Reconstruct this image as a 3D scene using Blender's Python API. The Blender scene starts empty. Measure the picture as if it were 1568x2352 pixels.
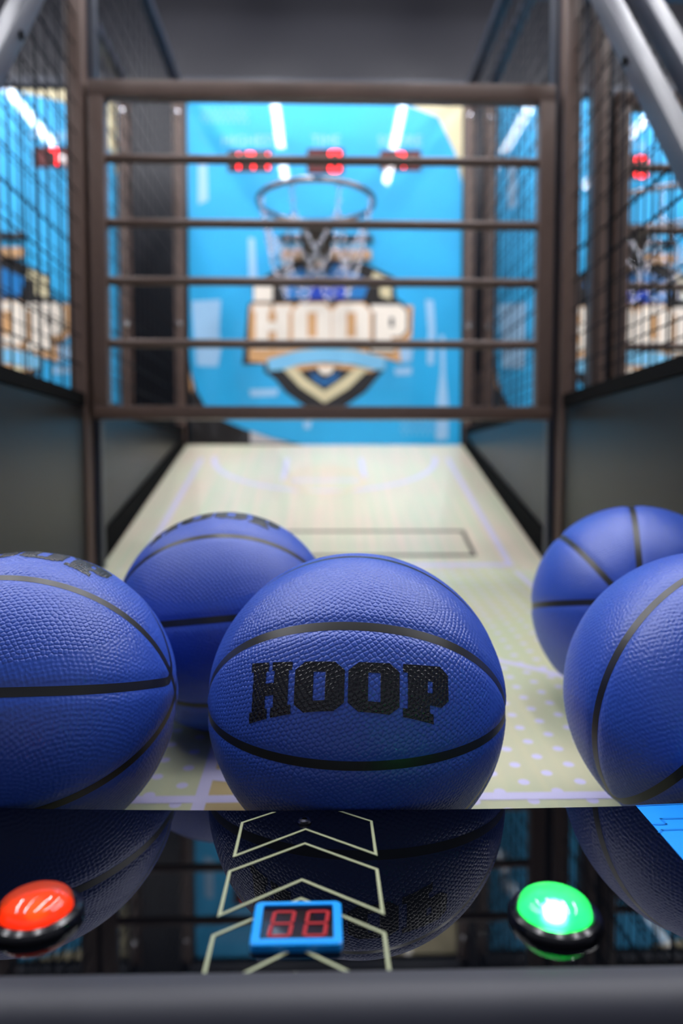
import bpy, bmesh, math, random
import numpy as np
from mathutils import Vector, Matrix, kdtree
random.seed(3)
sc = bpy.context.scene
C = sc.collection
H = 1.2                                   # height of the camera above the floor; all numbers below are relative to the camera
FPX = 1700.0                              # focal length in pixels of the 1568 x 2352 frame

# ------------------------------------------------------------------ camera
PITCH = math.atan((1176 - 1090) / FPX)
YAW = math.atan((784 - 743) / FPX)
cam_d = bpy.data.cameras.new('camera'); cam = bpy.data.objects.new('camera', cam_d); C.objects.link(cam)
cam_d.sensor_fit = 'VERTICAL'; cam_d.sensor_height = 36.0; cam_d.sensor_width = 24.0
cam_d.lens = FPX / 2352 * 36.0
cam_d.clip_start = 0.02
cam_d.dof.use_dof = True; cam_d.dof.focus_distance = 0.515; cam_d.dof.aperture_fstop = 3.3
cam.location = (0, 0, H); cam.rotation_euler = (math.pi / 2 - PITCH, 0, -YAW)
sc.camera = cam
FW = Vector((math.sin(YAW) * math.cos(PITCH), math.cos(YAW) * math.cos(PITCH), -math.sin(PITCH)))
RT = Vector((math.cos(YAW), -math.sin(YAW), 0)); UP = RT.cross(FW)
def ray(px, py): return FW + RT * ((px - 784) / FPX) - UP * ((py - 1176) / FPX)
def atY(px, py, Y): d = ray(px, py); return d * (Y / d.y)
def atZ(px, py, z): d = ray(px, py); return d * (z / d.z)
def atP(px, py, b, s): d = ray(px, py); return d * (b / (d.z - s * d.y))     # on the plane z = b + s*y

# ------------------------------------------------------------------ world and exposure
w = bpy.data.worlds.new('hall_light'); sc.world = w; w.use_nodes = True
w.node_tree.nodes['Background'].inputs[0].default_value = (0.80, 0.84, 1.0, 1)
w.node_tree.nodes['Background'].inputs[1].default_value = 0.20
sc.view_settings.view_transform = 'Standard'; sc.view_settings.look = 'None'
sc.view_settings.gamma = 1; sc.view_settings.use_curve_mapping = False
sc.view_settings.exposure = 1.1
TUBE_L = 34.0

# ------------------------------------------------------------------ materials
def lin(c): return tuple(((v / 255) / 12.92 if v <= 10 else (((v / 255) + .055) / 1.055) ** 2.4) for v in c)
def mat(name, rgb, rough=.5, metal=0., coat=0., coat_rough=.03, emit=None, strength=0., spec=.5, vary=0., vscale=30., vstretch=(1, 1, 1), bump=0., bscale=200.):
    m = bpy.data.materials.new(name); m.use_nodes = True
    nt = m.node_tree; b = nt.nodes['Principled BSDF']
    col = (*lin(rgb), 1)
    b.inputs['Base Color'].default_value = col
    b.inputs['Roughness'].default_value = rough; b.inputs['Metallic'].default_value = metal
    b.inputs['Coat Weight'].default_value = coat; b.inputs['Coat Roughness'].default_value = coat_rough
    b.inputs['Specular IOR Level'].default_value = spec
    if emit: b.inputs['Emission Color'].default_value = (*lin(emit), 1); b.inputs['Emission Strength'].default_value = strength
    if vary or bump:
        tc = nt.nodes.new('ShaderNodeTexCoord'); mp = nt.nodes.new('ShaderNodeMapping'); mp.inputs['Scale'].default_value = vstretch
        nt.links.new(tc.outputs['Object'], mp.inputs['Vector'])
    if vary:
        n = nt.nodes.new('ShaderNodeTexNoise'); n.inputs['Scale'].default_value = vscale; n.inputs['Detail'].default_value = 4
        nt.links.new(mp.outputs['Vector'], n.inputs['Vector'])
        mx = nt.nodes.new('ShaderNodeMix'); mx.data_type = 'RGBA'
        mx.inputs['A'].default_value = (*[c * (1 - vary) for c in col[:3]], 1); mx.inputs['B'].default_value = (*[min(1, c * (1 + vary)) for c in col[:3]], 1)
        nt.links.new(n.outputs['Fac'], mx.inputs['Factor']); nt.links.new(mx.outputs['Result'], b.inputs['Base Color'])
    if bump:
        n2 = nt.nodes.new('ShaderNodeTexNoise'); n2.inputs['Scale'].default_value = bscale
        nt.links.new(mp.outputs['Vector'], n2.inputs['Vector'])
        bp = nt.nodes.new('ShaderNodeBump'); bp.inputs['Strength'].default_value = bump; bp.inputs['Distance'].default_value = .001
        nt.links.new(n2.outputs['Fac'], bp.inputs['Height']); nt.links.new(bp.outputs['Normal'], b.inputs['Normal'])
    return m

M = {}
M['ball'] = mat('blue_pebbled_leather', (45, 80, 178), .40, spec=.6, vary=.05, vscale=25, bump=.05, bscale=2500)
M['ball_ink'] = mat('black_pebbled_ink', (28, 29, 36), .27, vary=.1, vscale=200)
M['seam'] = mat('black_rubber_seam', (27, 28, 31), .38, vary=.15, vscale=90)
M['frame'] = mat('brown_black_powder_coat', (84, 66, 58), .42, vary=.12, vscale=60, bump=.05, bscale=900)
M['rail'] = mat('blue_black_powder_coat', (30, 36, 50), .45, vary=.1, vscale=60)
M['brace'] = mat('dark_satin_brace', (36, 39, 52), .47, spec=.65, vary=.08, vscale=40)
M['panel'] = mat('charcoal_laminate', (19, 20, 22), .34, spec=.22, vary=.08, vscale=9)
M['black'] = mat('matt_black', (5, 5, 6), .9, spec=.1)
M['wire'] = mat('black_wire', (12, 15, 24), .7, spec=.15)
M['chrome'] = mat('chrome', (215, 215, 222), .14, metal=1)
M['rim'] = mat('dark_steel_rim', (140, 134, 132), .16, metal=1)
M['bracket'] = mat('dark_bracket', (50, 42, 40), .45)
M['tan'] = mat('tan_satin', (190, 150, 110), .4)
M['gloss_black'] = mat('black_glass', (4, 5, 8), .012, spec=.42, vary=.2, vscale=5)
M['nose'] = mat('dark_grey_edge', (38, 40, 51), .5, vary=.06, vscale=30)
M['line_cream'] = mat('cream_ink', (158, 164, 132), .35)
M['line_blue'] = mat('deep_blue_ink', (24, 128, 224), .3)
M['con_blue'] = mat('glowing_blue_ink', (35, 150, 245), .3, emit=(20, 110, 230), strength=.04)  # faint glow put into the ink itself, which is no lamp
M['bezel_blue'] = mat('blue_bezel_plastic', (10, 152, 246), .3)
M['win'] = mat('dark_red_window', (24, 12, 18), .08)
M['led_dim'] = mat('dim_red_led', (120, 20, 28), .3, emit=(200, 28, 38), strength=.2)
M['led'] = mat('red_led', (120, 8, 14), .3, emit=(255, 24, 34), strength=4.5)
M['led_low'] = mat('faint_red_led', (70, 4, 8), .3, emit=(160, 5, 12), strength=.25)
def bd(name, rgb, **k): return mat(name, rgb, .45, coat=1.0, coat_rough=.02, **k)
M['b_blue'] = bd('board_sky_blue', (34, 174, 234), vary=.05, vscale=4)
M['b_pale'] = bd('board_pale_blue', (160, 205, 242))
M['b_cream'] = bd('board_cream', (222, 210, 170))
M['b_letter'] = bd('board_ivory', (250, 240, 226))
M['b_gold'] = bd('board_gold', (222, 170, 115))
M['b_black'] = bd('board_black', (22, 18, 18))
M['b_grey'] = bd('board_light_grey', (190, 186, 190))
M['b_royal'] = bd('board_royal_blue', (12, 72, 205))
M['b_mid'] = bd('board_mid_blue', (14, 122, 196))
M['b_rib'] = bd('board_ribbon_blue', (128, 202, 242))
M['b_disp'] = bd('board_display_window', (62, 6, 12))
M['b_text'] = bd('board_text', (150, 205, 245))
M['deck_line'] = mat('lavender_line', (209, 204, 234), .35)
M['deck_tan'] = mat('tan_key_paint', (196, 176, 128), .35)
M['deck_brown'] = mat('brown_groove', (62, 42, 30), .6)
M['deck_gold'] = mat('pale_tan_paint', (222, 204, 170), .35)
M['floor'] = mat('hall_floor', (70, 68, 70), .35, vary=.15, vscale=3)
M['wall'] = mat('dark_grey_wall', (34, 34, 41), .42, vary=.06, vscale=2)
M['ceil'] = mat('dark_ceiling', (40, 40, 46), .7, vary=.05, vscale=2)
M['tube'] = mat('lit_tube', (255, 255, 255), .4, emit=(250, 250, 255), strength=TUBE_L)
M['upright'] = mat('pinkish_grey_board', (150, 128, 120), .6, vary=.05, vscale=6)

def deck_mat(name, rgb_a, rgb_b, dots):
    m = mat(name, rgb_a, .30, spec=.4); nt = m.node_tree; b = nt.nodes['Principled BSDF']; L = nt.links.new
    tc = nt.nodes.new('ShaderNodeTexCoord')
    mp = nt.nodes.new('ShaderNodeMapping'); mp.inputs['Scale'].default_value = (70, 1.2, 1); L(tc.outputs['Object'], mp.inputs['Vector'])
    n = nt.nodes.new('ShaderNodeTexNoise'); n.inputs['Scale'].default_value = 1; n.inputs['Detail'].default_value = 2; L(mp.outputs['Vector'], n.inputs['Vector'])
    mx = nt.nodes.new('ShaderNodeMix'); mx.data_type = 'RGBA'
    r = nt.nodes.new('ShaderNodeMapRange'); r.inputs['From Min'].default_value = .35; r.inputs['From Max'].default_value = .65; L(n.outputs['Fac'], r.inputs['Value'])
    mx.inputs['A'].default_value = (*lin(rgb_a), 1); mx.inputs['B'].default_value = (*lin(rgb_b), 1)
    L(r.outputs['Result'], mx.inputs['Factor']); out = mx.outputs['Result']
    n2 = nt.nodes.new('ShaderNodeTexNoise'); n2.inputs['Scale'].default_value = 5; L(tc.outputs['Object'], n2.inputs['Vector'])
    mxb = nt.nodes.new('ShaderNodeMix'); mxb.data_type = 'RGBA'; mxb.blend_type = 'MULTIPLY'; mxb.inputs['Factor'].default_value = 1
    rb = nt.nodes.new('ShaderNodeValToRGB'); rb.color_ramp.elements[0].color = (.96, 1, .94, 1); rb.color_ramp.elements[1].color = (1, .95, .93, 1)
    rb.color_ramp.elements[0].position = .4; rb.color_ramp.elements[1].position = .6
    L(n2.outputs['Fac'], rb.inputs['Fac']); L(out, mxb.inputs['A']); L(rb.outputs['Color'], mxb.inputs['B']); out = mxb.outputs['Result']
    if dots:
        def mth(op, a, bb=None):
            q = nt.nodes.new('ShaderNodeMath'); q.operation = op
            for i, v in enumerate([a, bb]):
                if v is None: continue
                if isinstance(v, (int, float)): q.inputs[i].default_value = v
                else: L(v, q.inputs[i])
            return q.outputs[0]
        sx = nt.nodes.new('ShaderNodeSeparateXYZ'); L(tc.outputs['Object'], sx.inputs['Vector'])
        x, y = sx.outputs['X'], sx.outputs['Y']
        def lat(ox, oy):
            cx, cy = .0544, .0337
            dx = mth('MULTIPLY', mth('SUBTRACT', mth('FRACT', mth('ADD', mth('DIVIDE', mth('SUBTRACT', x, ox), cx), 50.5)), .5), cx)
            dy = mth('MULTIPLY', mth('SUBTRACT', mth('FRACT', mth('ADD', mth('DIVIDE', mth('SUBTRACT', y, oy), cy), 50.5)), .5), cy)
            return mth('SQRT', mth('ADD', mth('MULTIPLY', dx, dx), mth('MULTIPLY', dy, dy)))
        d = mth('MINIMUM', lat(.214, .6932), lat(.214 + .0272, .6932 + .01685))
        rr = nt.nodes.new('ShaderNodeMapRange'); rr.inputs['From Min'].default_value = .55; rr.inputs['From Max'].default_value = 1.25
        rr.inputs['To Min'].default_value = .0056; rr.inputs['To Max'].default_value = .0012; L(y, rr.inputs['Value'])
        s = nt.nodes.new('ShaderNodeMapRange'); s.inputs['From Min'].default_value = -.0004; s.inputs['From Max'].default_value = .0004
        L(mth('SUBTRACT', rr.outputs['Result'], d), s.inputs['Value'])
        md = nt.nodes.new('ShaderNodeMix'); md.data_type = 'RGBA'; L(s.outputs['Result'], md.inputs['Factor'])
        L(out, md.inputs['A']); md.inputs['B'].default_value = (*lin((209, 204, 234)), 1); out = md.outputs['Result']
    L(out, b.inputs['Base Color'])
    return m
M['deck_back'] = deck_mat('printed_court_far', (222, 208, 190), (204, 208, 184), False)
M['deck_front'] = deck_mat('printed_court_near', (205, 205, 170), (198, 202, 170), True)

def dome_mat(name, rgb):
    m = mat(name, rgb, .55, coat=1.0, coat_rough=.03); b = m.node_tree.nodes['Principled BSDF']
    b.inputs['Transmission Weight'].default_value = .75; b.inputs['IOR'].default_value = 1.15
    return m

# ------------------------------------------------------------------ object helpers
ORG = {}
def tag(o, label=None, cat=None, group=None, kind=None):
    if label: o['label'] = label
    if cat: o['category'] = cat
    if group: o['group'] = group
    if kind: o['kind'] = kind
    return o
def thing(name, loc, label, cat, group=None):
    o = bpy.data.objects.new(name, None); o.empty_display_size = .05; C.objects.link(o)
    o.location = loc; ORG[o.name] = Vector(loc)
    return tag(o, label, cat, group)
def org(p): return ORG.get(p.name, Vector((0, 0, 0))) if p else Vector((0, 0, 0))

class B:
    def __init__(s): s.bm = bmesh.new()
    def box(s, a, b, bev=0., mtx=None):
        r = bmesh.ops.create_cube(s.bm, size=1.0)
        a, b = Vector(a), Vector(b); c = (a + b) / 2; d = b - a
        for v in r['verts']:
            v.co = Vector((v.co.x * d.x, v.co.y * d.y, v.co.z * d.z)) + c
        vs = r['verts']
        if bev:
            es = list({e for v in vs for e in v.link_edges})
            r2 = bmesh.ops.bevel(s.bm, geom=es, offset=bev, segments=2, affect='EDGES', profile=.6)
            vs = list({v for f in r2['faces'] for v in f.verts} | {v for v in vs if v.is_valid})
        if mtx is not None:
            for v in vs: v.co = mtx @ v.co
        return s
    def beam(s, p0, p1, w_, h_, up=(0, 0, 1), bev=.002):
        p0, p1 = Vector(p0), Vector(p1); z = (p1 - p0); L = z.length; z.normalize()
        x = Vector(up).cross(z).normalized(); y = z.cross(x)
        m = Matrix((x, y, z)).transposed().to_4x4(); m.translation = (p0 + p1) / 2
        return s.box((-w_ / 2, -h_ / 2, -L / 2), (w_ / 2, h_ / 2, L / 2), bev, m)
    def rod(s, p0, p1, r, n=12, r2=None):
        p0, p1 = Vector(p0), Vector(p1); z = p1 - p0; L = z.length
        q = z.to_track_quat('Z', 'Y').to_matrix().to_4x4(); q.translation = (p0 + p1) / 2
        bmesh.ops.create_cone(s.bm, cap_ends=True, segments=n, radius1=r, radius2=r if r2 is None else r2, depth=L, matrix=q); return s
    def lathe(s, prof, ctr, n=32):
        ctr = Vector(ctr); rings = []
        for (r, z) in prof:
            if r < 1e-6: rings.append([s.bm.verts.new(ctr + Vector((0, 0, z)))])
            else: rings.append([s.bm.verts.new(ctr + Vector((r * math.cos(2 * math.pi * k / n), r * math.sin(2 * math.pi * k / n), z))) for k in range(n)])
        for a, b in zip(rings, rings[1:]):
            for k in range(n):
                f = [a[k % len(a)], a[(k + 1) % len(a)], b[(k + 1) % len(b)], b[k % len(b)]]
                f = list(dict.fromkeys(f))
                if len(f) > 2:
                    try: s.bm.faces.new(f)
                    except ValueError: pass
        return s
    def torus(s, ctr, R, r, n=40, m=10, mtx=None):
        vs = []
        for i in range(n):
            a = 2 * math.pi * i / n
            for j in range(m):
                t = 2 * math.pi * j / m
                p = Vector(((R + r * math.cos(t)) * math.cos(a), (R + r * math.cos(t)) * math.sin(a), r * math.sin(t)))
                if mtx is not None: p = mtx @ p
                vs.append(s.bm.verts.new(p + Vector(ctr)))
        for i in range(n):
            for j in range(m):
                s.bm.faces.new([vs[i * m + j], vs[((i + 1) % n) * m + j], vs[((i + 1) % n) * m + (j + 1) % m], vs[i * m + (j + 1) % m]])
        return s
    def face(s, pts): s.bm.faces.new([s.bm.verts.new(p) for p in pts]); return s
    def slab(s, pts, d):                    # polygon extruded by the vector d
        d = Vector(d); a = [s.bm.verts.new(p) for p in pts]; b = [s.bm.verts.new(Vector(p) + d) for p in pts]
        n = len(pts); s.bm.faces.new(a); s.bm.faces.new(b[::-1])
        for i in range(n): s.bm.faces.new([a[i], b[i], b[(i + 1) % n], a[(i + 1) % n]])
        return s
    def build(s, name, material, parent=None, smooth=False, kind=None, label=None, fix=True):
        if fix: bmesh.ops.recalc_face_normals(s.bm, faces=s.bm.faces[:])
        o_ = org(parent)
        if o_.length: bmesh.ops.translate(s.bm, verts=s.bm.verts[:], vec=-o_)
        me = bpy.data.meshes.new(name); s.bm.to_mesh(me); s.bm.free()
        if material: me.materials.append(material)
        if smooth:
            me.shade_smooth()
            if smooth != 'all': me.set_sharp_from_angle(angle=math.radians(27))
        o = bpy.data.objects.new(name, me); C.objects.link(o)
        if parent: o.parent = parent; ORG[o.name] = o_
        if kind: o['kind'] = kind
        if label: o['label'] = label
        return o

def kids(o): return [c for c in bpy.data.objects if c.parent == o]
def copy_tree(o, parent=None, off=None):
    c = o.copy(); C.objects.link(c); c.parent = parent
    if off is not None: c.location = o.location + Vector(off)
    ORG[c.name] = ORG.get(o.name, Vector((0, 0, 0)))
    for ch in kids(o): copy_tree(ch, c)
    return c

def fill(loops):                            # filled polygon with holes -> bmesh in the XY plane
    bm = bmesh.new(); es = []
    for lp in loops:
        vs = [bm.verts.new((x, y, 0)) for x, y in lp]
        es += [bm.edges.new((vs[i], vs[(i + 1) % len(vs)])) for i in range(len(vs))]
    bmesh.ops.triangle_fill(bm, use_beauty=True, use_dissolve=False, edges=es)
    return bm
LET = {
 'H': [[(0,1),(.46,1),(.46,.84),(.40,.84),(.40,.62),(.60,.62),(.60,.84),(.54,.84),(.54,1),(1,1),(1,.84),(.93,.84),(.93,.18),(1,.18),(1,0),(.54,0),(.54,.18),(.60,.18),(.60,.40),(.40,.40),(.40,.18),(.46,.18),(.46,0),(0,0),(0,.18),(.07,.18),(.07,.84),(0,.84)]],
 'O': [[(.2,0),(.8,0),(1,.17),(1,.83),(.8,1),(.2,1),(0,.83),(0,.17)], [(.385,.22),(.625,.22),(.625,.79),(.385,.79)]],
 'P': [[(0,1),(.8,1),(1,.86),(1,.45),(.83,.31),(.57,.31),(.57,.17),(.65,.17),(.65,0),(0,0),(0,.17),(.1,.17),(.1,.84),(0,.84)], [(.52,.52),(.63,.52),(.63,.72),(.52,.72)]],
}
SEG = {'0': 'abcdef', '1': 'bc', '2': 'abged', '3': 'abgcd', '4': 'fgbc', '5': 'afgcd', '6': 'afgcde', '7': 'abc', '8': 'abcdefg', '9': 'abcdfg'}
def seg_polys(segs, t=.13):
    h = t / 2; P = []
    def hor(y, x0=.0, x1=1.0): return [(x0 + h, y), (x0 + t, y + h), (x1 - t, y + h), (x1 - h, y), (x1 - t, y - h), (x0 + t, y - h)]
    def ver(x, y0, y1): return [(x, y0 + h * .6), (x + h, y0 + t * .8), (x + h, y1 - t * .8), (x, y1 - h * .6), (x - h, y1 - t * .8), (x - h, y0 + t * .8)]
    for s in segs:
        P.append({'a': hor(2 - h), 'g': hor(1), 'd': hor(h), 'f': ver(h, 1, 2), 'b': ver(1 - h, 1, 2), 'e': ver(h, 0, 1), 'c': ver(1 - h, 0, 1)}[s])
    return P

# ------------------------------------------------------------------ layout numbers
CX = .005                                   # middle of the machine
PF, PFS = -.36456, .10063                   # near court: z = PF + PFS*y
SEAM = 1.590
PB, PBS = PF + PFS * SEAM - .30038 * SEAM, .30038
YB = 2.618                                  # face of the backboard
ZP = -.2215                                 # top of the console
YG = 1.55                                   # gate and front posts
WX = .504                                   # side wall
ZR = 1.335                                  # top rail
OFF_R, OFF_L, OFF_RY = 1.078, -1.19, .02
def front_z(y): return PF + PFS * y
def back_z(y): return PB + PBS * y

# ------------------------------------------------------------------ room
def struct(name, a, b, m): return tag(B().box(a, b).build(name, m), kind='structure')
struct('floor', (-5, -4, -1.3), (5, 3.3, -1.2), M['floor'])
struct('wall_back', (-5, 3.10, -1.2), (5, 3.2, 2.1), M['wall'])
struct('ceiling', (-5, -4, 2.0), (5, 3.2, 2.1), M['ceil'])

TY0, TY1 = .36, 2.5
tube0 = None
names = ['leftmost', 'second from the left', 'third from the left', 'fourth from the left', 'fifth from the left', 'third from the right', 'second from the right', 'rightmost']
for k in range(8):
    x = -.245 + .655 * (k - 3)
    loc = (x, 1.4, 1.9)
    lb = 'white ceiling tube light, %s of the row of eight' % names[k]
    if tube0 is None:
        tube0 = thing('tube_light', loc, lb, 'light', 'tube lights on the ceiling')
        B().rod((x, TY0, 1.895), (x, TY1, 1.895), .019, 12).build('tube', M['tube'], tube0, smooth=True)
        B().box((x - .03, TY0 - .03, 1.913), (x + .03, TY1 + .03, 2.0), .004).build('housing', M['ceil'], tube0)
        B().box((x - .026, TY0 - .03, 1.872), (x + .026, TY0, 1.917), .003).build('end_cap', M['ceil'], tube0)
        B().box((x - .026, TY1, 1.872), (x + .026, TY1 + .03, 1.917), .003).build('end_cap', M['ceil'], tube0)
        x00 = x
    else:
        o = copy_tree(tube0, None, (x - x00, 0, 0)); o['label'] = lb

# ------------------------------------------------------------------ machine cabinet
mach = thing('basketball_machine', (CX, 1.6, -1.2), 'dark framed basketball arcade machine with court ramp and wire sides, the middle one', 'arcade machine', 'basketball arcade machines side by side')
xl, xr = CX - WX, CX + WX
hw = .0175
for s in (-1, 1):
    x = CX + s * WX
    B().box((x - hw, YG - hw, -1.2), (x + hw, YG + hw, ZR), .003).build('front_post', M['frame'], mach, smooth=True)
    p = B().box((x - hw, YB - .02, -1.2), (x + hw, YB + .015, ZR), .003).build('back_post', M['frame'], mach, smooth=True)
    for z in (1.235, .52, .0):
        q = B().lathe([(.0, .006), (.006, .005), (.0105, 0), (.0105, -.002)], (0, 0, 0), 12)
        for v in q.bm.verts: v.co = Vector((v.co.x, -v.co.z, v.co.y)) + Vector((x, YB - .021, z))
        q.build('bolt', M['chrome'], p, smooth=True)
    B().box((x - .015, .9, ZR - .015), (x + .015, YB + .015, ZR + .015), .003).build('top_rail', M['rail'], mach, smooth=True)
    g0, g1 = (x + .008, x + .0325) if s < 0 else (x - .0325, x - .008)
    B().box((g0, YG + .019, -.2), (g1, YG + .044, ZR - .02), .002).build('gate_guide', M['rail'], mach, smooth=True)
    # lower side panels
    B().box((x - .010, .27, -1.16), (x + .010, YG - hw, .14), .002).build('side_panel', M['panel'], mach)
    B().box((x - .010, YG + hw, -1.16), (x + .010, YB - .02, .14), .002).build('side_panel', M['panel'], mach)
    B().box((x - .014, .27, .14), (x + .014, YG - hw, .166), .002).build('panel_cap', M['black'], mach)
    B().box((x - .014, YG + hw, .14), (x + .014, YB - .02, .166), .002).build('panel_cap', M['black'], mach)
    # black skirting beside the far court
    xi = x - s * .0105; xo = xi - s * .004
    B().slab([(xi, 1.655, back_z(1.655) - .05), (xi, YB - .022, back_z(YB) - .05), (xi, YB - .022, back_z(YB) + .03), (xi, 1.655, back_z(1.655) + .062)], (-s * .004, 0, 0)).build('skirting', M['black'], mach)
    # brace
    e = .028 if s < 0 else -.0
    p0 = Vector((x, .868, .945 + e + 1.3 * (.868 - 1.455))); p1 = Vector((x, YG - .01, .945 + e + 1.3 * (YG - .01 - 1.455)))
    nrm = Vector((0, -1.3, 1)).normalized() * .015
    br = B().beam(p0 + nrm, p1 + nrm, .036, .030, up=(1, 0, 0), bev=.002).build('brace', M['brace'], mach, smooth=True)
    bolt = B().rod((x - s * .017, 1.23, .945 + e + 1.3 * (1.23 - 1.455) + .02), (x - s * .0205, 1.23, .945 + e + 1.3 * (1.23 - 1.455) + .02), .007, 12).build('bolt', M['black'], br, smooth=True)
    # wire mesh
    wb = B(); st = .0575; r = .0018
    def wire(a, b): wb.rod(a, b, r, 4)
    y = YG + .045
    while y < YB - .03: wire((x, y, .166), (x, y, ZR - .015)); y += st
    z = .166 + st
    while z < ZR - .02: wire((x + .0036, YG + hw, z), (x + .0036, YB - .02, z)); z += st
    line = lambda yy: .945 + e + 1.3 * (yy - 1.455)
    y = YG - .05
    while line(y) > .2: wire((x, y, .166), (x, y, line(y))); y -= st
    z = .166 + st
    while z < line(YG - hw): wire((x + .0036, 1.455 + (z - .945 - e) / 1.3, z), (x + .0036, YG - hw, z)); z += st
    wb.build('wire_mesh', M['wire'], mach, kind='stuff')
B().box((xl, 2.07, ZR - .015), (xr, 2.10, ZR + .015), .003).build('top_crossbar', M['rail'], mach)
B().box((xl, YB - .015, ZR - .015), (xr, YB + .015, ZR + .015), .003).build('top_crossbar', M['rail'], mach)
# court: two printed boards with a change of slope
def decal(pts, m, name, parent, b, s, up=.0004, label=None):
    q = B(); q.face([(x, y, b + s * y + up) for x, y in pts]); return q.build(name, m, parent)
dk = .4845
near = B().slab([(CX - dk, .482, front_z(.482)), (CX + dk, .482, front_z(.482)), (CX + dk, SEAM, front_z(SEAM)), (CX - dk, SEAM, front_z(SEAM))], (0, 0, -.018)).build('near_court_board', M['deck_front'], mach)
far = B().slab([(CX - dk, SEAM + .001, back_z(SEAM)), (CX + dk, SEAM + .001, back_z(SEAM)), (CX + dk, YB - .002, back_z(YB - .002)), (CX - dk, YB - .002, back_z(YB - .002))], (0, 0, -.018)).build('far_court_board', M['deck_back'], mach)
for o in (near, far):                       # keep the print's own coordinates (x from the middle, y along the court)
    pass
def strip(p0, p1, w_, b, s, m, par, up=.0004):
    p0, p1 = Vector(p0), Vector(p1); d = (p1 - p0).normalized(); n = Vector((-d.y, d.x)) * w_ / 2
    return decal([p0 + n, p0 - n, p1 - n, p1 + n], m, 'painted_line', par, b, s, up)
def arc(cx, cy, r, a0, a1, w_, b, s, m, par, up=.0005, n=28, ky=1.0):
    q = B(); vs = []
    for k in range(n + 1):
        a = math.radians(a0 + (a1 - a0) * k / n)
        for rr in (r - w_ / 2, r + w_ / 2):
            x, y = cx + rr * math.cos(a), cy + rr * math.sin(a) * ky
            vs.append(q.bm.verts.new((x, y, b + s * y + up)))
    for k in range(n): q.bm.faces.new([vs[2 * k], vs[2 * k + 1], vs[2 * k + 3], vs[2 * k + 2]])
    return q.build('painted_line', m, par)
LN = M['deck_line']
F = (PF, PFS); K = (PB, PBS)
strip((CX - dk, .667), (CX + dk, .667), .013, *F, LN, near)
strip((.411, .5), (.411, SEAM - .03), .013, *F, LN, near)
strip((-.401, .5), (-.401, SEAM - .03), .013, *F, LN, near)
decal([(-.107, .49), (.120, .49), (.120, 1.02), (-.107, 1.02)], M['deck_tan'], 'painted_key', near, *F, up=.0002)
strip((-.113, .49), (-.113, 1.02), .012, *F, LN, near, up=.0006)
strip((.126, .49), (.126, 1.02), .012, *F, LN, near, up=.0006)
arc(.005, .667, .43, 38, 142, .013, *F, LN, near)
decal([(-.107, .700), (-.094, .697), (-.086, .705), (-.088, .716), (-.107, .722)], LN, 'painted_mark', near, *F, up=.0008)
# far court lines from where they stand on the ramp
def kp(px, py): p = atP(px, py, *K); return Vector((p.x, p.y))
yb0 = kp(743, 1053).y
strip((CX - .40, SEAM + .02), (CX + .40, SEAM + .02), .016, *K, LN, far)
strip((CX + .405, SEAM + .012), (CX + .405, yb0), .014, *K, LN, far)
strip((CX - .405, SEAM + .012), (CX - .405, yb0), .014, *K, LN, far)
arc(CX, yb0 + .03, .365, 182, 358, .016, *K, LN, far)
strip((CX - .125, yb0), (CX - .125, yb0 - .235), .014, *K, LN, far)
strip((CX + .118, yb0), (CX + .118, yb0 - .235), .014, *K, LN, far)
strip((CX - .125, yb0 - .235), (CX + .118, yb0 - .235), .014, *K, LN, far)
arc(CX, yb0 - .235, .115, 0, 360, .016, *K, M['deck_gold'], far, up=.0007)
hA, hB, hC = kp(1063, 1220), kp(1088, 1275), None
x0, x1, y0, y1 = -(hA.x) + 2 * CX, (hA.x + hB.x) / 2, hB.y, hA.y
hb = B(); t = .0085
for (a, b_) in [((x0, y0), (x1, y0)), ((x1, y0), (x1, y1)), ((x1, y1), (x0, y1)), ((x0, y1), (x0, y0))]:
    a, b_ = Vector(a), Vector(b_); d = (b_ - a).normalized(); n = Vector((-d.y, d.x)) * t / 2
    ps = [a + n - d * t / 2, a - n - d * t / 2, b_ - n + d * t / 2, b_ + n + d * t / 2]
    hb.slab([(p.x, p.y, PB + PBS * p.y + .0009) for p in ps], (0, 0, -.004))
hb.build('hatch_frame', M['deck_brown'], far)
B().box((CX - WX + .011, YB + .02, -1.16), (CX + WX - .011, YB + .035, .09)).build('back_panel', M['black'], mach)

# ------------------------------------------------------------------ backboard with print and displays
board = thing('backboard', (CX, YB, .10), 'glossy sky blue backboard with shield logo behind the middle gate', 'backboard', 'blue backboards of the machines')
bx0, bx1, bz0, bz1 = CX - .4715, CX + .4785, .085, 1.312
B().box((bx0, YB, bz0), (bx1, YB + .018, bz1), .001).build('board_sheet', M['b_blue'], board)
def bpt(px, py, k): return atY(px, py, YB - .0004 * k)
def clampx(p): return Vector((min(max(p.x, bx0 + .0005), bx1 - .0005), p.y, min(max(p.z, bz0 + .001), bz1 - .0005)))
def bpoly(pts, m, k, name, loops=None):
    q = fill([pts] + (loops or []))
    for v in q.verts: v.co = clampx(bpt(v.co.x, v.co.y, k))
    bb = B(); bb.bm.free(); bb.bm = q
    o = bb.build(name, m, board); 
    for f in o.data.polygons:
        pass
    return o
bpoly([(822, 205), (940, 243), (1006, 269), (1046, 352), (1066, 420), (1075, 205)], M['b_cream'], 1, 'corner_print')
bpoly([(425, 820), (440, 860), (452, 898), (470, 932), (505, 962), (560, 985), (620, 1005), (700, 1022), (690, 1030), (425, 1030)], M['b_black'], 1, 'corner_print')
bpoly([(574, 990), (620, 1006), (668, 1018), (575, 1018)], M['b_grey'], 2, 'corner_print')
bpoly([(428, 845), (436, 850), (444, 890), (440, 905), (429, 880)], M['b_gold'], 2, 'corner_print')
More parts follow.
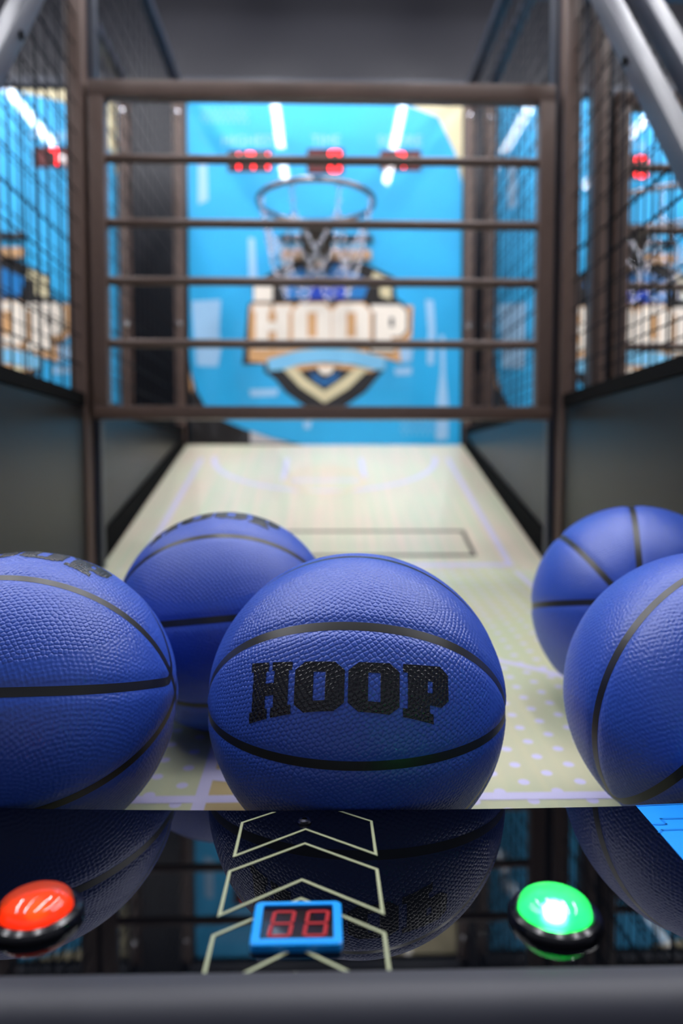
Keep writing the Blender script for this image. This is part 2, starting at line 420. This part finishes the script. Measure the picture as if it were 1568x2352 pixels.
for P in ([(440, 692), (507, 688), (503, 760), (508, 800), (500, 842), (452, 840), (446, 780)], [(977, 688), (995, 690), (999, 760), (995, 838), (981, 836), (983, 760)],
          [(1010, 770), (1020, 770), (1022, 860), (1030, 940), (1028, 1008), (1001, 1012), (1004, 920), (1012, 850)], [(905, 846), (946, 844), (944, 860), (908, 862)],
          [(572, 895), (640, 893), (636, 909), (575, 911)], [(570, 545), (584, 548), (590, 640), (572, 640)], [(697, 970), (715, 966), (712, 985), (698, 984)], [(455, 365), (475, 360), (478, 460), (455, 470)]):
    bpoly(P, M['b_pale'], 1, 'worn_print')
# halftone dots, two faint blocks
q = B()
for (x0_, y0_, nx, ny) in ((464, 252, 9, 4), (922, 968, 9, 4)):
    for i in range(nx):
        for j in range(ny):
            cx_, cy_ = x0_ + i * 12 + (6 if j % 2 else 0), y0_ + j * 9
            vs = []
            for a in range(8): p = bpt(cx_ + 2.6 * math.cos(a * .785), cy_ + 2.6 * math.sin(a * .785), 1); vs.append(p)
            q.face(vs)
q.build('halftone_dots', M['b_text'], board, kind='stuff')
# emblem
bpoly([(735, 556), (905, 637), (909, 684), (936, 703), (948, 703), (946, 770), (926, 800), (922, 836), (886, 824), (886, 846), (868, 866), (840, 900), (788, 936), (745, 948), (704, 936), (658, 904), (632, 872), (606, 854), (606, 836), (556, 838), (570, 700), (582, 690), (580, 655), (604, 637)], M['b_black'], 3, 'emblem_outline')
bpoly([(735, 590), (850, 645), (835, 686), (655, 686), (640, 645)], M['b_mid'], 4, 'emblem_field')
bpoly([(708, 640), (792, 640), (792, 686), (708, 686)], M['b_royal'], 5, 'emblem_field')
bpoly([(583, 655), (626, 640), (626, 692), (583, 692)], M['b_letter'], 4, 'emblem_pillar')
bpoly([(858, 624), (898, 644), (898, 688), (872, 680), (872, 652), (852, 642)], M['b_cream'], 4, 'emblem_pillar')
bpoly([(573, 702), (948, 702), (945, 772), (934, 784), (572, 786)], M['b_gold'], 4, 'emblem_banner')
bpoly([(571, 796), (925, 796), (922, 834), (886, 822), (800, 806), (745, 804), (690, 806), (620, 826), (612, 834), (571, 830)], M['b_gold'], 4, 'emblem_banner')
bpoly([(917, 796), (948, 796), (944, 830), (920, 832)], M['b_pale'], 5, 'worn_print')
bpoly([(655, 845), (690, 838), (745, 834), (800, 838), (862, 850), (850, 856), (745, 842), (660, 856)], M['b_gold'], 5, 'emblem_under_band')  # tan band printed beneath the ribbon
bpoly([(613, 826), (680, 806), (745, 799), (815, 804), (886, 822), (884, 850), (862, 850), (810, 837), (745, 832), (690, 837), (645, 850), (616, 852)], M['b_rib'], 6, 'emblem_ribbon')
bpoly([(650, 848), (678, 844), (702, 870), (745, 898), (790, 868), (818, 844), (846, 848), (800, 892), (745, 926), (688, 888)], M['b_cream'], 6, 'emblem_chevron')
bpoly([(710, 853), (745, 876), (784, 853), (770, 872), (745, 886), (722, 872)], M['b_mid'], 6, 'emblem_chevron')
bpoly([(728, 842), (768, 842), (762, 856), (748, 862), (734, 856)], M['b_letter'], 7, 'emblem_knob')
for i, (ch, x0_, x1_, yt, ybm) in enumerate([('H', 581, 669, 700, 802), ('O', 672, 760, 697, 796), ('O', 762, 850, 697, 796), ('P', 852, 934, 700, 806)]):
    lp = [[(x0_ + (x1_ - x0_) * u, ybm + (yt - ybm) * v) for u, v in L_] for L_ in LET[ch]]
    g = [(x0_ - 5 + (x1_ - x0_ + 10) * u, ybm + 5 + (yt - ybm - 8) * v) for u, v in LET[ch][0]]
    bpoly(g, M['b_gold' if ch != 'P' else 'b_black'], 6, 'letter_outline')
    bpoly(lp[0], M['b_letter'], 8, 'letter', lp[1:])
# display windows, digits and captions
def text_mesh(s):
    cu = bpy.data.curves.new('t', 'FONT'); cu.body = s; cu.align_x = 'CENTER'; cu.align_y = 'CENTER'; cu.resolution_u = 2
    ob = bpy.data.objects.new('t', cu); me = bpy.data.meshes.new_from_object(ob)
    bpy.data.objects.remove(ob); bm = bmesh.new(); bm.from_mesh(me); bpy.data.meshes.remove(me); return bm
for (cap, cx_, cw, x0_, x1_, y0_, y1_, dig) in [('HIGHEST', 574, 126, 523, 624, 345, 395, ('1', '7', '1')), ('TIME', 748, 66, 705, 790, 341, 400, ('8', '0')), ('SCORE', 918, 100, 872, 967, 345, 393, ('8', '7', '8'))]:
    bm = text_mesh(cap); xs = [v.co.x for v in bm.verts]; ys = [v.co.y for v in bm.verts]
    sx = cw / (max(xs) - min(xs)); mx_ = (max(xs) + min(xs)) / 2; hh = max(ys) - min(ys); my = (max(ys) + min(ys)) / 2
    for v in bm.verts: v.co = bpt(cx_ + (v.co.x - mx_) * sx, 323 - (v.co.y - my) / hh * 24, 1)
    bb = B(); bb.bm.free(); bb.bm = bm; bb.build('caption', M['b_text'], board)
    dw = bpoly([(x0_, y0_), (x1_, y0_), (x1_, y1_), (x0_, y1_)], M['b_disp'], 2, 'score_display')
    nd = len(dig); pw = (x1_ - x0_) / nd
    for i, d in enumerate(dig):
        lit = not (d == '8')
        q = B()
        for pl in seg_polys(SEG[d], .2):
            q.face([bpt(x0_ + pw * (i + .2 + .6 * u), y1_ - 5 - (y1_ - y0_ - 10) * v / 2, 4) for u, v in pl])
        q.build('digit', M['led'] if lit else M['led_low'], dw)

# ------------------------------------------------------------------ hoop
HX, HY, HZ, HR = -.022, 2.32, .835, .178
hoop = thing('hoop', (HX, HY, HZ), 'dark steel ring with chrome chain net on the middle backboard', 'basketball hoop', 'hoops on the backboards')
B().torus((HX, HY, HZ), HR, .0085, 56, 12).build('rim', M['rim'], hoop, smooth='all')
bk = B(); bk.box((HX - .055, HY + HR - .012, HZ - .012), (HX + .055, YB - .004, HZ + .008), .003)
bk.slab([(HX - .05, YB - .004, HZ - .012), (HX - .05, HY + HR - .01, HZ - .012), (HX - .05, YB - .03, HZ - .125), (HX - .05, YB - .004, HZ - .125)], (.10, 0, 0))
bk.build('bracket', M['bracket'], hoop)
B().box((-.152, YB - .012, HZ - .028), (.172, YB - .003, HZ - .006), .001).build('cross_bar', M['b_black'], hoop)
B().box((-.146, YB - .013, HZ - .090), (.166, YB - .003, HZ - .056), .001).build('cross_bar', M['tan'], hoop)  # tan bar across the board, below the black one
q = B().lathe([(0, .016), (.012, .012), (.0185, 0), (.0185, -.004)], (0, 0, 0), 20)
for v in q.bm.verts: v.co = Vector((HX + v.co.x + .008, YB - .033 - v.co.z, HZ + v.co.y - .105))
q.build('bolt_cap', M['tan'], hoop, smooth=True)
net = B(); NN = 8; rows = [(HR, -.008), (.168, -.078), (.134, -.185), (.102, -.285)]
def link(p, d, roll):
    z = d.normalized(); x = z.cross(Vector((0, 0, 1)) if abs(z.z) < .95 else Vector((1, 0, 0))).normalized(); y = z.cross(x)
    m3 = Matrix((z, x if roll else y, y if roll else x)).transposed()
    sc_ = Matrix.Diagonal((1.45, 1, 1)); net.torus(p, .0062, .0016, 8, 5, m3 @ sc_)
for r_ in range(3):
    for k in range(NN):
        for sgn in (-1, 1):
            a0 = 2 * math.pi * (k + (0 if r_ == 2 else .5)) / NN; a1 = a0 + sgn * math.pi / NN
            if r_ == 0:
                a1 = a0
                if sgn > 0: continue
            pa = Vector((HX + rows[r_][0] * math.cos(a0), HY + rows[r_][0] * math.sin(a0), HZ + rows[r_][1]))
            pb = Vector((HX + rows[r_ + 1][0] * math.cos(a1), HY + rows[r_ + 1][0] * math.sin(a1), HZ + rows[r_ + 1][1]))
            n = max(3, int((pb - pa).length / .0150))
            for i in range(n): link(pa.lerp(pb, (i + .5) / n), pb - pa, i % 2)
net.build('chain_net', M['chrome'], hoop, smooth='all', kind='stuff')

# ------------------------------------------------------------------ gate
gx0, gx1, gz0, gz1 = CX - .4775, CX + .4685, .114, .792
gate = thing('barrier_gate', (CX, YG, gz0), 'dark brown steel gate with four rods in front of the middle backboard', 'gate', 'barred gates of the machines')
T = .032
B().box((gx0, YG - T / 2, gz1 - T), (gx1, YG + T / 2, gz1), .003).build('frame_bar', M['frame'], gate, smooth=True)
B().box((gx0, YG - T / 2, gz0), (gx1, YG + T / 2, gz0 + T * .85), .003).build('frame_bar', M['frame'], gate, smooth=True)
for a in (gx0, gx1 - T): B().box((a, YG - T / 2, gz0 + T * .85), (a + T, YG + T / 2, gz1 - T), .003).build('frame_bar', M['frame'], gate, smooth=True)
for z in (.6415, .5135, .3965, .270): B().rod((gx0 + T - .004, YG, z), (gx1 - T + .004, YG, z), .0092, 16).build('rung', M['frame'], gate, smooth=True)

# ------------------------------------------------------------------ neighbours
for off, side, which in ((OFF_R, 'right', 'to the right of the middle one'), (OFF_L, 'left', 'to the left of the middle one')):
    o = copy_tree(mach, None, (off, OFF_RY if off > 0 else 0, 0)); o['label'] = 'dark framed basketball arcade machine %s' % which
    o = copy_tree(board, None, (off, OFF_RY if off > 0 else 0, 0)); o['label'] = 'glossy blue backboard with shield logo at the %s edge of the photo' % side
    o = copy_tree(hoop, None, (off, OFF_RY if off > 0 else 0, 0)); o['label'] = 'steel ring with chrome chain net on the %s edge backboard' % side
    if side == 'right':
        o = copy_tree(gate, None, (off, OFF_RY if off > 0 else 0, 0)); o['label'] = 'dark brown barred steel gate seen through the right wire side'
ub = B().box((.555, 2.72, -1.2), (.622, 2.76, .375), .004).build('upright_panel', M['upright'])
tag(ub, 'narrow pinkish grey upright board in the gap behind the right back post', 'board')

# ------------------------------------------------------------------ console
con = thing('control_console', (CX, .4, -1.2), 'glossy black control console with arrow print at the front of the machine', 'control panel')
def edge_y(x): return .4778 + .11 * (min(max(x, -.24), .27) - .07) ** 2
xs = [CX - .490 + .98 * k / 40 for k in range(41)]
YN = .316
pts = [(x, edge_y(x), ZP) for x in xs] + [(x, YN, ZP) for x in xs[::-1]]
top = B().slab(pts, (0, 0, -.012)).build('glass_top', M['gloss_black'], con)
pts = [(x, edge_y(x) - .001, ZP - .0125) for x in xs] + [(x, YN, ZP - .0125) for x in xs[::-1]]
B().slab(pts, (0, 0, -.22)).build('console_body', M['black'], con)
B().box((CX - .49, .285, -1.2), (CX + .49, .45, ZP - .234), .004).build('base_panel', M['panel'], con)
prof = []
rn = .021
cy, cz = .3085, ZP + .0035 - rn
for k in range(13):
    a = math.pi * .5 + math.pi * .5 * k / 12
    prof.append((cy + rn * math.cos(a), cz + rn * math.sin(a)))
prof = [(YN + .001, ZP - .02), (YN + .001, ZP + .0015), (YN - .001, ZP + .0033)] + prof + [(cy - rn, ZP - .23), (YN - .003, ZP - .23)]
q = B(); q.slab([(CX - .49, y, z) for y, z in prof], (.98, 0, 0)); q.build('front_edge', M['nose'], con, smooth=True)
# arrow outlines, from the second arrow
def ring2d(outer, wd):                       # closed outline of constant width
    n = len(outer); inn = []
    A = [Vector(p) for p in outer]
    ctr = sum(A, Vector((0, 0))) / n
    area = sum(A[i].x * A[(i + 1) % n].y - A[(i + 1) % n].x * A[i].y for i in range(n))
    sg = 1 if area > 0 else -1
    for i in range(n):
        d0 = (A[i] - A[i - 1]).normalized(); d1 = (A[(i + 1) % n] - A[i]).normalized()
        n0 = Vector((-d0.y, d0.x)) * sg; n1 = Vector((-d1.y, d1.x)) * sg
        bis = (n0 + n1).normalized(); inn.append(A[i] + bis * wd / max(.35, bis.dot(n0)))
    return A, inn
base = [atZ(px, py, ZP) for px, py in [(700, 1936), (870, 1998), (881, 2105), (696, 2024), (498, 2105), (525, 2000)]]
ap = atZ(691, 2062, ZP); per = base[0].y - ap.y; drift = (ap.x - base[0].x)
clip_hi, clip_lo = .4762, YN + .0005
axc = base[0].x
hwid = ((base[1].x - base[5].x) / 2 + (base[2].x - base[4].x) / 2) / 2
ysh = (base[1].y + base[5].y) / 2; ybl = (base[2].y + base[4].y) / 2
for k in (-1, 0, 1, 2):
    dy = -per * k; dx = drift * k
    shp = [(axc, base[0].y), (axc + hwid, ysh), (axc + hwid, ybl), (axc - .0006, base[3].y), (axc - hwid, ybl), (axc - hwid, ysh)]
    A, I = ring2d([(x + dx, y + dy) for x, y in shp], .0017)
    q = B(); va = [q.bm.verts.new((p.x, p.y, ZP + .0003)) for p in A]; vi = [q.bm.verts.new((p.x, p.y, ZP + .0003)) for p in I]
    for i in range(6): q.bm.faces.new([va[i], va[(i + 1) % 6], vi[(i + 1) % 6], vi[i]])
    for co, no in (((0, clip_hi, 0), (0, 1, 0)), ((0, clip_lo, 0), (0, -1, 0))):
        bmesh.ops.bisect_plane(q.bm, geom=q.bm.verts[:] + q.bm.edges[:] + q.bm.faces[:], plane_co=co, plane_no=no, clear_outer=True)
    if q.bm.faces: q.build('arrow_print', M['line_cream'], top)
    else: q.bm.free()
# blue print at the right corner
cz_ = ZP + .0003
c0, c1 = atZ(1460, 1851, cz_), atZ(1568, 1974, cz_)
sl = (c1.x - c0.x) / (c1.y - c0.y)
bxs = [x for x in xs if x > c0.x + .004]
poly = [(c0.x, edge_y(c0.x) - .0003, cz_)] + [(x, edge_y(x) - .0003, cz_) for x in bxs] + [(bxs[-1], .40, cz_), (c0.x + sl * (.40 - c0.y), .40, cz_)]
B().face(poly).build('corner_print', M['con_blue'], top)
def zz(pts, w_=.0018):
    q = B(); P = [atZ(px, py, ZP + .0006) for px, py in pts]
    for a, b_ in zip(P, P[1:]):
        d = (b_ - a).normalized(); n = Vector((-d.y, d.x, 0)) * w_ / 2
        q.face([a + n - d * w_ * .3, a - n - d * w_ * .3, b_ - n + d * w_ * .3, b_ + n + d * w_ * .3])
    q.build('corner_line', M['line_blue'], top)
zz([(1501, 1893), (1530, 1893), (1517, 1880), (1700, 1876)])
zz([(1514, 1912), (1520, 1906), (1700, 1900)])
zz([(1461, 1850.5), (1700, 1840)], .0012)
# countdown display
dz = ZP + .004
cn = [atZ(*p, dz) for p in ((574, 2169), (787, 2168), (783, 2069), (586, 2069))]
dx0 = (cn[0].x + cn[3].x) / 2; dx1 = (cn[1].x + cn[2].x) / 2; dy0 = (cn[0].y + cn[1].y) / 2; dy1 = (cn[2].y + cn[3].y) / 2
disp = thing('countdown_display', ((dx0 + dx1) / 2, (dy0 + dy1) / 2, ZP), 'small two digit red display in a bright blue bezel on the console', 'display')
def rrect(x0, y0, x1, y1, r, n=5):
    P = []
    for cx_, cy_, a0 in ((x1 - r, y1 - r, 0), (x0 + r, y1 - r, 90), (x0 + r, y0 + r, 180), (x1 - r, y0 + r, 270)):
        for k in range(n + 1): a = math.radians(a0 + 90 * k / n); P.append((cx_ + r * math.cos(a), cy_ + r * math.sin(a)))
    return P
bw = .0042
outer = rrect(dx0, dy0, dx1, dy1, .003); inner = rrect(dx0 + bw, dy0 + bw, dx1 - bw, dy1 - bw * .8, .0006)
q = B(); n = len(outer)
vo0 = [q.bm.verts.new((x, y, ZP)) for x, y in outer]; vo1 = [q.bm.verts.new((x, y, dz - .0006)) for x, y in outer]
o2 = rrect(dx0 + .0007, dy0 + .0007, dx1 - .0007, dy1 - .0007, .0026); vo2 = [q.bm.verts.new((x, y, dz)) for x, y in o2]
vi = [q.bm.verts.new((x, y, dz)) for x, y in inner]; vj = [q.bm.verts.new((x, y, ZP + .0012)) for x, y in inner]
for a, b_ in ((vo0, vo1), (vo1, vo2), (vo2, vi), (vi, vj)):
    for i in range(n): q.bm.faces.new([a[i], a[(i + 1) % n], b_[(i + 1) % n], b_[i]])
q.build('bezel', M['bezel_blue'], disp, smooth=True)
win = B().box((dx0 + bw - .0003, dy0 + bw - .0003, ZP + .0001), (dx1 - bw + .0003, dy1 - bw * .8 + .0003, ZP + .0026)).build('window', M['win'], disp)
wx0, wx1, wy0, wy1 = dx0 + bw, dx1 - bw, dy0 + bw, dy1 - bw * .8
for i, (a, b_) in enumerate(((.12, .45), (.60, .93))):
    q = B()
    for pl in seg_polys('abcdefg', .15):
        pts = [(wx0 + (wx1 - wx0) * (a + (b_ - a) * u) + (v - 1) * .0010, wy0 + (wy1 - wy0) * (.12 + .76 * v / 2), ZP + .0029) for u, v in pl]
        q.face(pts)
    q.build('digit', M['led_dim'], win)
# push buttons
def button(name, px, py, label, dome, led, power, rim_c):
    c = atZ(px, py, ZP)
    t_ = thing(name, (c.x, c.y, ZP), label, 'button', 'lit dome buttons on the console')
    R_ = .0178
    B().lathe([(R_ + .0052, 0), (R_ + .0052, .0022), (R_ + .0042, .0042), (R_ + .0016, .0054), (R_ + .0002, .0050), (R_ + .0002, .001)], c, 48).build('collar', M['collar'], t_, smooth=True)
    dprof = [(R_, .0012), (R_, .0062), (R_ - .0006, .0078)] + [((R_ - .0006) * math.cos(a), .0078 + .0062 * math.sin(a)) for a in [math.radians(10 + 80 * k / 9) for k in range(9)]] + [(0, .0140)]
    B().lathe(dprof, c, 48).build('dome', dome, t_, smooth='all')
    B().lathe([(R_ - .001, .0014), (0, .0014)], c, 32).build('diffuser', M[led + '_base'], t_)
    B().lathe([(0, .0064), (.0035, .0056), (.0048, .0036), (.0048, .0016)], c, 16).build('lamp', M[led], t_, smooth=True)
M['dark_chrome'] = mat('dark_chrome', (105, 105, 115), .2, metal=1)
M['collar'] = mat('smoked_black_collar', (16, 17, 24), .17, spec=.4)
M['green_led'] = mat('green_lamp', (120, 255, 160), .4, emit=(150, 255, 185), strength=30)
M['green_led_base'] = mat('green_reflector', (20, 190, 90), .5, emit=(60, 235, 135), strength=1.3)
M['red_led'] = mat('red_lamp', (255, 60, 20), .4, emit=(255, 90, 40), strength=1.2)
M['red_led_base'] = mat('red_reflector', (245, 80, 26), .5, emit=(245, 70, 28), strength=.35)
button('push_button', 1273, 2112, 'glowing green dome push button on the right of the console', dome_mat('green_dome', (70, 245, 140)), 'green_led', 1, None)
button('push_button', 84, 2108, 'shiny orange red dome push button at the left of the console', dome_mat('red_dome', (255, 112, 44)), 'red_led', 1, None)
sp = atZ(699, 1889, ZP)
scw = B(); scw.lathe([(.0046, 0), (.0046, .0008), (.0036, .0020), (.0018, .0026), (.0016, .0014), (0, .0014)], sp, 14)
tag(scw.build('cap_screw', M['dark_chrome'], None), 'tiny chrome screw head inside the top arrow on the console', 'screw')

# ------------------------------------------------------------------ basketballs
R = .12
def sph(theta, phi, r=R):                    # polar axis local X, phi from the front (-Y) upwards
    return Vector((math.cos(theta), -math.sin(theta) * math.cos(phi), math.sin(theta) * math.sin(phi))) * r
def oval(sign, front, n=260):
    pts = []; t0 = math.radians(10.5); am = math.radians(45.5)
    for k in range(n + 1):
        u = -1 + 2 * k / n; u = math.sin(u * math.pi / 2)
        ph = am * max(0., 1 - abs(u) ** 4) ** (1 / 4)
        th = math.pi / 2 - u * (math.pi / 2 - t0)
        pts.append(sph(th, (0 if front else math.pi) + sign * ph))
    return pts
curves = [[sph(2 * math.pi * k / 360, 0) for k in range(361)], [sph(2 * math.pi * k / 360, math.pi / 2) for k in range(361)]]
for fr in (True, False):
    for sg in (1, -1): curves.append(oval(sg, fr))
def resample(P, step=.003):
    out = [P[0]]; acc = 0.
    for a, b_ in zip(P, P[1:]):
        d = (b_ - a).length
        if d == 0: continue
        while acc + d >= step:
            t_ = (step - acc) / d; a = a.lerp(b_, t_); out.append(a.normalized() * R); d = (b_ - a).length; acc = 0.
            if d == 0: break
        acc += d
    out.append(P[-1]); return out
curves = [resample(c) for c in curves]
allp = [p for c in curves for p in resample(c, .0012)]
kd = kdtree.KDTree(len(allp))
for i, p in enumerate(allp): kd.insert(p, i)
kd.balance()
# pebbles: a jittered spiral of points over the ball, every point one low dome
NPEB = 15500
kp_ = kdtree.KDTree(NPEB); ga = math.pi * (3 - math.sqrt(5))
rng = np.random.default_rng(5)
for i in range(NPEB):
    yv = 1 - 2 * (i + .5) / NPEB; rr_ = math.sqrt(1 - yv * yv); an = ga * i
    p = Vector((rr_ * math.cos(an), rr_ * math.sin(an), yv)) + Vector(rng.normal(0, .0036, 3)); kp_.insert(p.normalized() * R, i)
kp_.balance()
def relief(p):                               # radius of the cover in the direction of p (|p| = R)
    d = kd.find(p)[2]
    (a_, _, d1), (b_, _, d2) = kp_.find_n(p, 2)
    e_ = min(1., (d2 - d1) / .0013); e_ = e_ * e_ * (3 - 2 * e_)
    g_ = min(1., max(0., (d - .0028) / .002))
    return R - .0017 * math.exp(-(d / .0062) ** 2) + PEB * (e_ - 1) * g_
PEB = .0005
bm = bmesh.new(); bmesh.ops.create_icosphere(bm, subdivisions=8, radius=R)
dcap = sph(math.pi / 2, math.radians(20)).normalized(); ccap = R * math.cos(math.radians(57))
bmesh.ops.subdivide_edges(bm, edges=[e for e in bm.edges if e.verts[0].co.dot(dcap) > ccap and e.verts[1].co.dot(dcap) > ccap], cuts=1, use_grid_fill=True)
for v in bm.verts:
    c = v.co.normalized() * R; r_ = relief(c) / R; v.co = (c.x * r_, c.y * r_, c.z * r_)
me_body = bpy.data.meshes.new('ball_cover'); bm.to_mesh(me_body); bm.free(); me_body.materials.append(M['ball']); me_body.shade_smooth()
bm = bmesh.new(); hw_ = .0033; rs = R - .00115
for c in curves:
    prev = None
    for i, p in enumerate(c):
        a = c[max(i - 1, 0)]; b_ = c[min(i + 1, len(c) - 1)]
        tn = (b_ - a).normalized(); sd = tn.cross(p.normalized()).normalized()
        row = [bm.verts.new((p + sd * (hw_ * f)).normalized() * rs) for f in (-1, 0, 1)]
        if prev:
            for j in range(2): bm.faces.new([prev[j], prev[j + 1], row[j + 1], row[j]])
        prev = row
bmesh.ops.recalc_face_normals(bm, faces=bm.faces[:])
me_seam = bpy.data.meshes.new('seam'); bm.to_mesh(me_seam); bm.free(); me_seam.materials.append(M['seam']); me_seam.shade_smooth()
PHI0 = math.radians(24.6)
let_me = []
lw, gap = .0346, .0024; x_ = -(4 * lw + 3 * gap) / 2
for ch in 'HOOP':
    bm = fill(LET[ch])
    for ax in (0, 1):
        for k in range(1, 72):
            co = [0, 0, 0]; no = [0, 0, 0]; co[ax] = k / 72; no[ax] = 1
            bmesh.ops.bisect_plane(bm, geom=bm.verts[:] + bm.edges[:] + bm.faces[:], plane_co=co, plane_no=no)
    bmesh.ops.triangulate(bm, faces=bm.faces[:])
    for v in bm.verts:
        xx = x_ + v.co.x * lw; ytop = .0170; ybot = -.0152 - .0098 * (xx / .075) ** 2
        yy = ybot + (ytop - ybot) * v.co.y
        th = math.pi / 2 - xx / R; ph = PHI0 + (yy / R) / math.sin(th)
        p = sph(th, ph); v.co = p * ((relief(p) + .00032) / R)
    bmesh.ops.recalc_face_normals(bm, faces=bm.faces[:])
    bm.normal_update()
    if sum(f.normal.dot(f.calc_center_median()) for f in bm.faces) < 0: bmesh.ops.reverse_faces(bm, faces=bm.faces[:])
    me = bpy.data.meshes.new('letter'); bm.to_mesh(me); bm.free(); me.materials.append(M['ball_ink']); me.shade_smooth(); let_me.append(me)
    x_ += lw + gap
def ball(x, y, rot, label, z=None):
    z = front_z(y) + R * math.sqrt(1 + PFS ** 2) - .0 if z is None else z
    t_ = thing('basketball', (x, y, z), label, 'basketball', 'blue basketballs waiting on the court ramp')
    for nm, me in [('cover', me_body), ('seam', me_seam)] + [('letter', m_) for m_ in let_me]:
        o = bpy.data.objects.new(nm, me); C.objects.link(o); o.parent = t_
    t_.rotation_euler = rot.to_euler()
    return t_
def eul(rx, ry, rz): return Matrix.Rotation(math.radians(rz), 3, 'Z') @ Matrix.Rotation(math.radians(ry), 3, 'Y') @ Matrix.Rotation(math.radians(rx), 3, 'X')
def view_rot(x, y, ex, ez):                  # axes given as seen from the camera: right, up, towards the camera
    c = Vector((x, y, front_z(y) + R)); vz = -c.normalized(); vx = (RT - vz * RT.dot(vz)).normalized(); vy = vz.cross(vx)
    V = Matrix((vx, vy, vz)).transposed()
    ex = Vector(ex).normalized(); ez = Vector(ez); ez = (ez - ex * ez.dot(ex)).normalized(); ey = ez.cross(ex)
    return V @ Matrix((ex, ey, ez)).transposed()
ball(.0265, .5955, eul(3.6, 0, -6), 'blue basketball with HOOP in black facing front, nearest in the middle')
ball(-.2420, .6040, eul(-64, -.8, 3.0), 'blue basketball cut by the left edge of the photo, letters on top')
ball(-.1078, .8200, eul(-56.5, -5, 0), 'blue basketball resting behind between the left and the middle ball')
ball(.3235, .5990, view_rot(.3235, .599, (-.645, -.75, .138), (-.63, .44, -.554)), 'blue basketball cut by the right edge, front one with a long diagonal seam')
ball(.3700, .8650, view_rot(.370, .865, (.057, .043, 1), (0, -1, 0)), 'blue basketball by the right side panel, partly behind the front right ball')

# ------------------------------------------------------------------ raise everything from camera height to the floor
for o in bpy.data.objects:
    if o.parent is None and o.type in ('MESH', 'EMPTY'): o.location.z += H
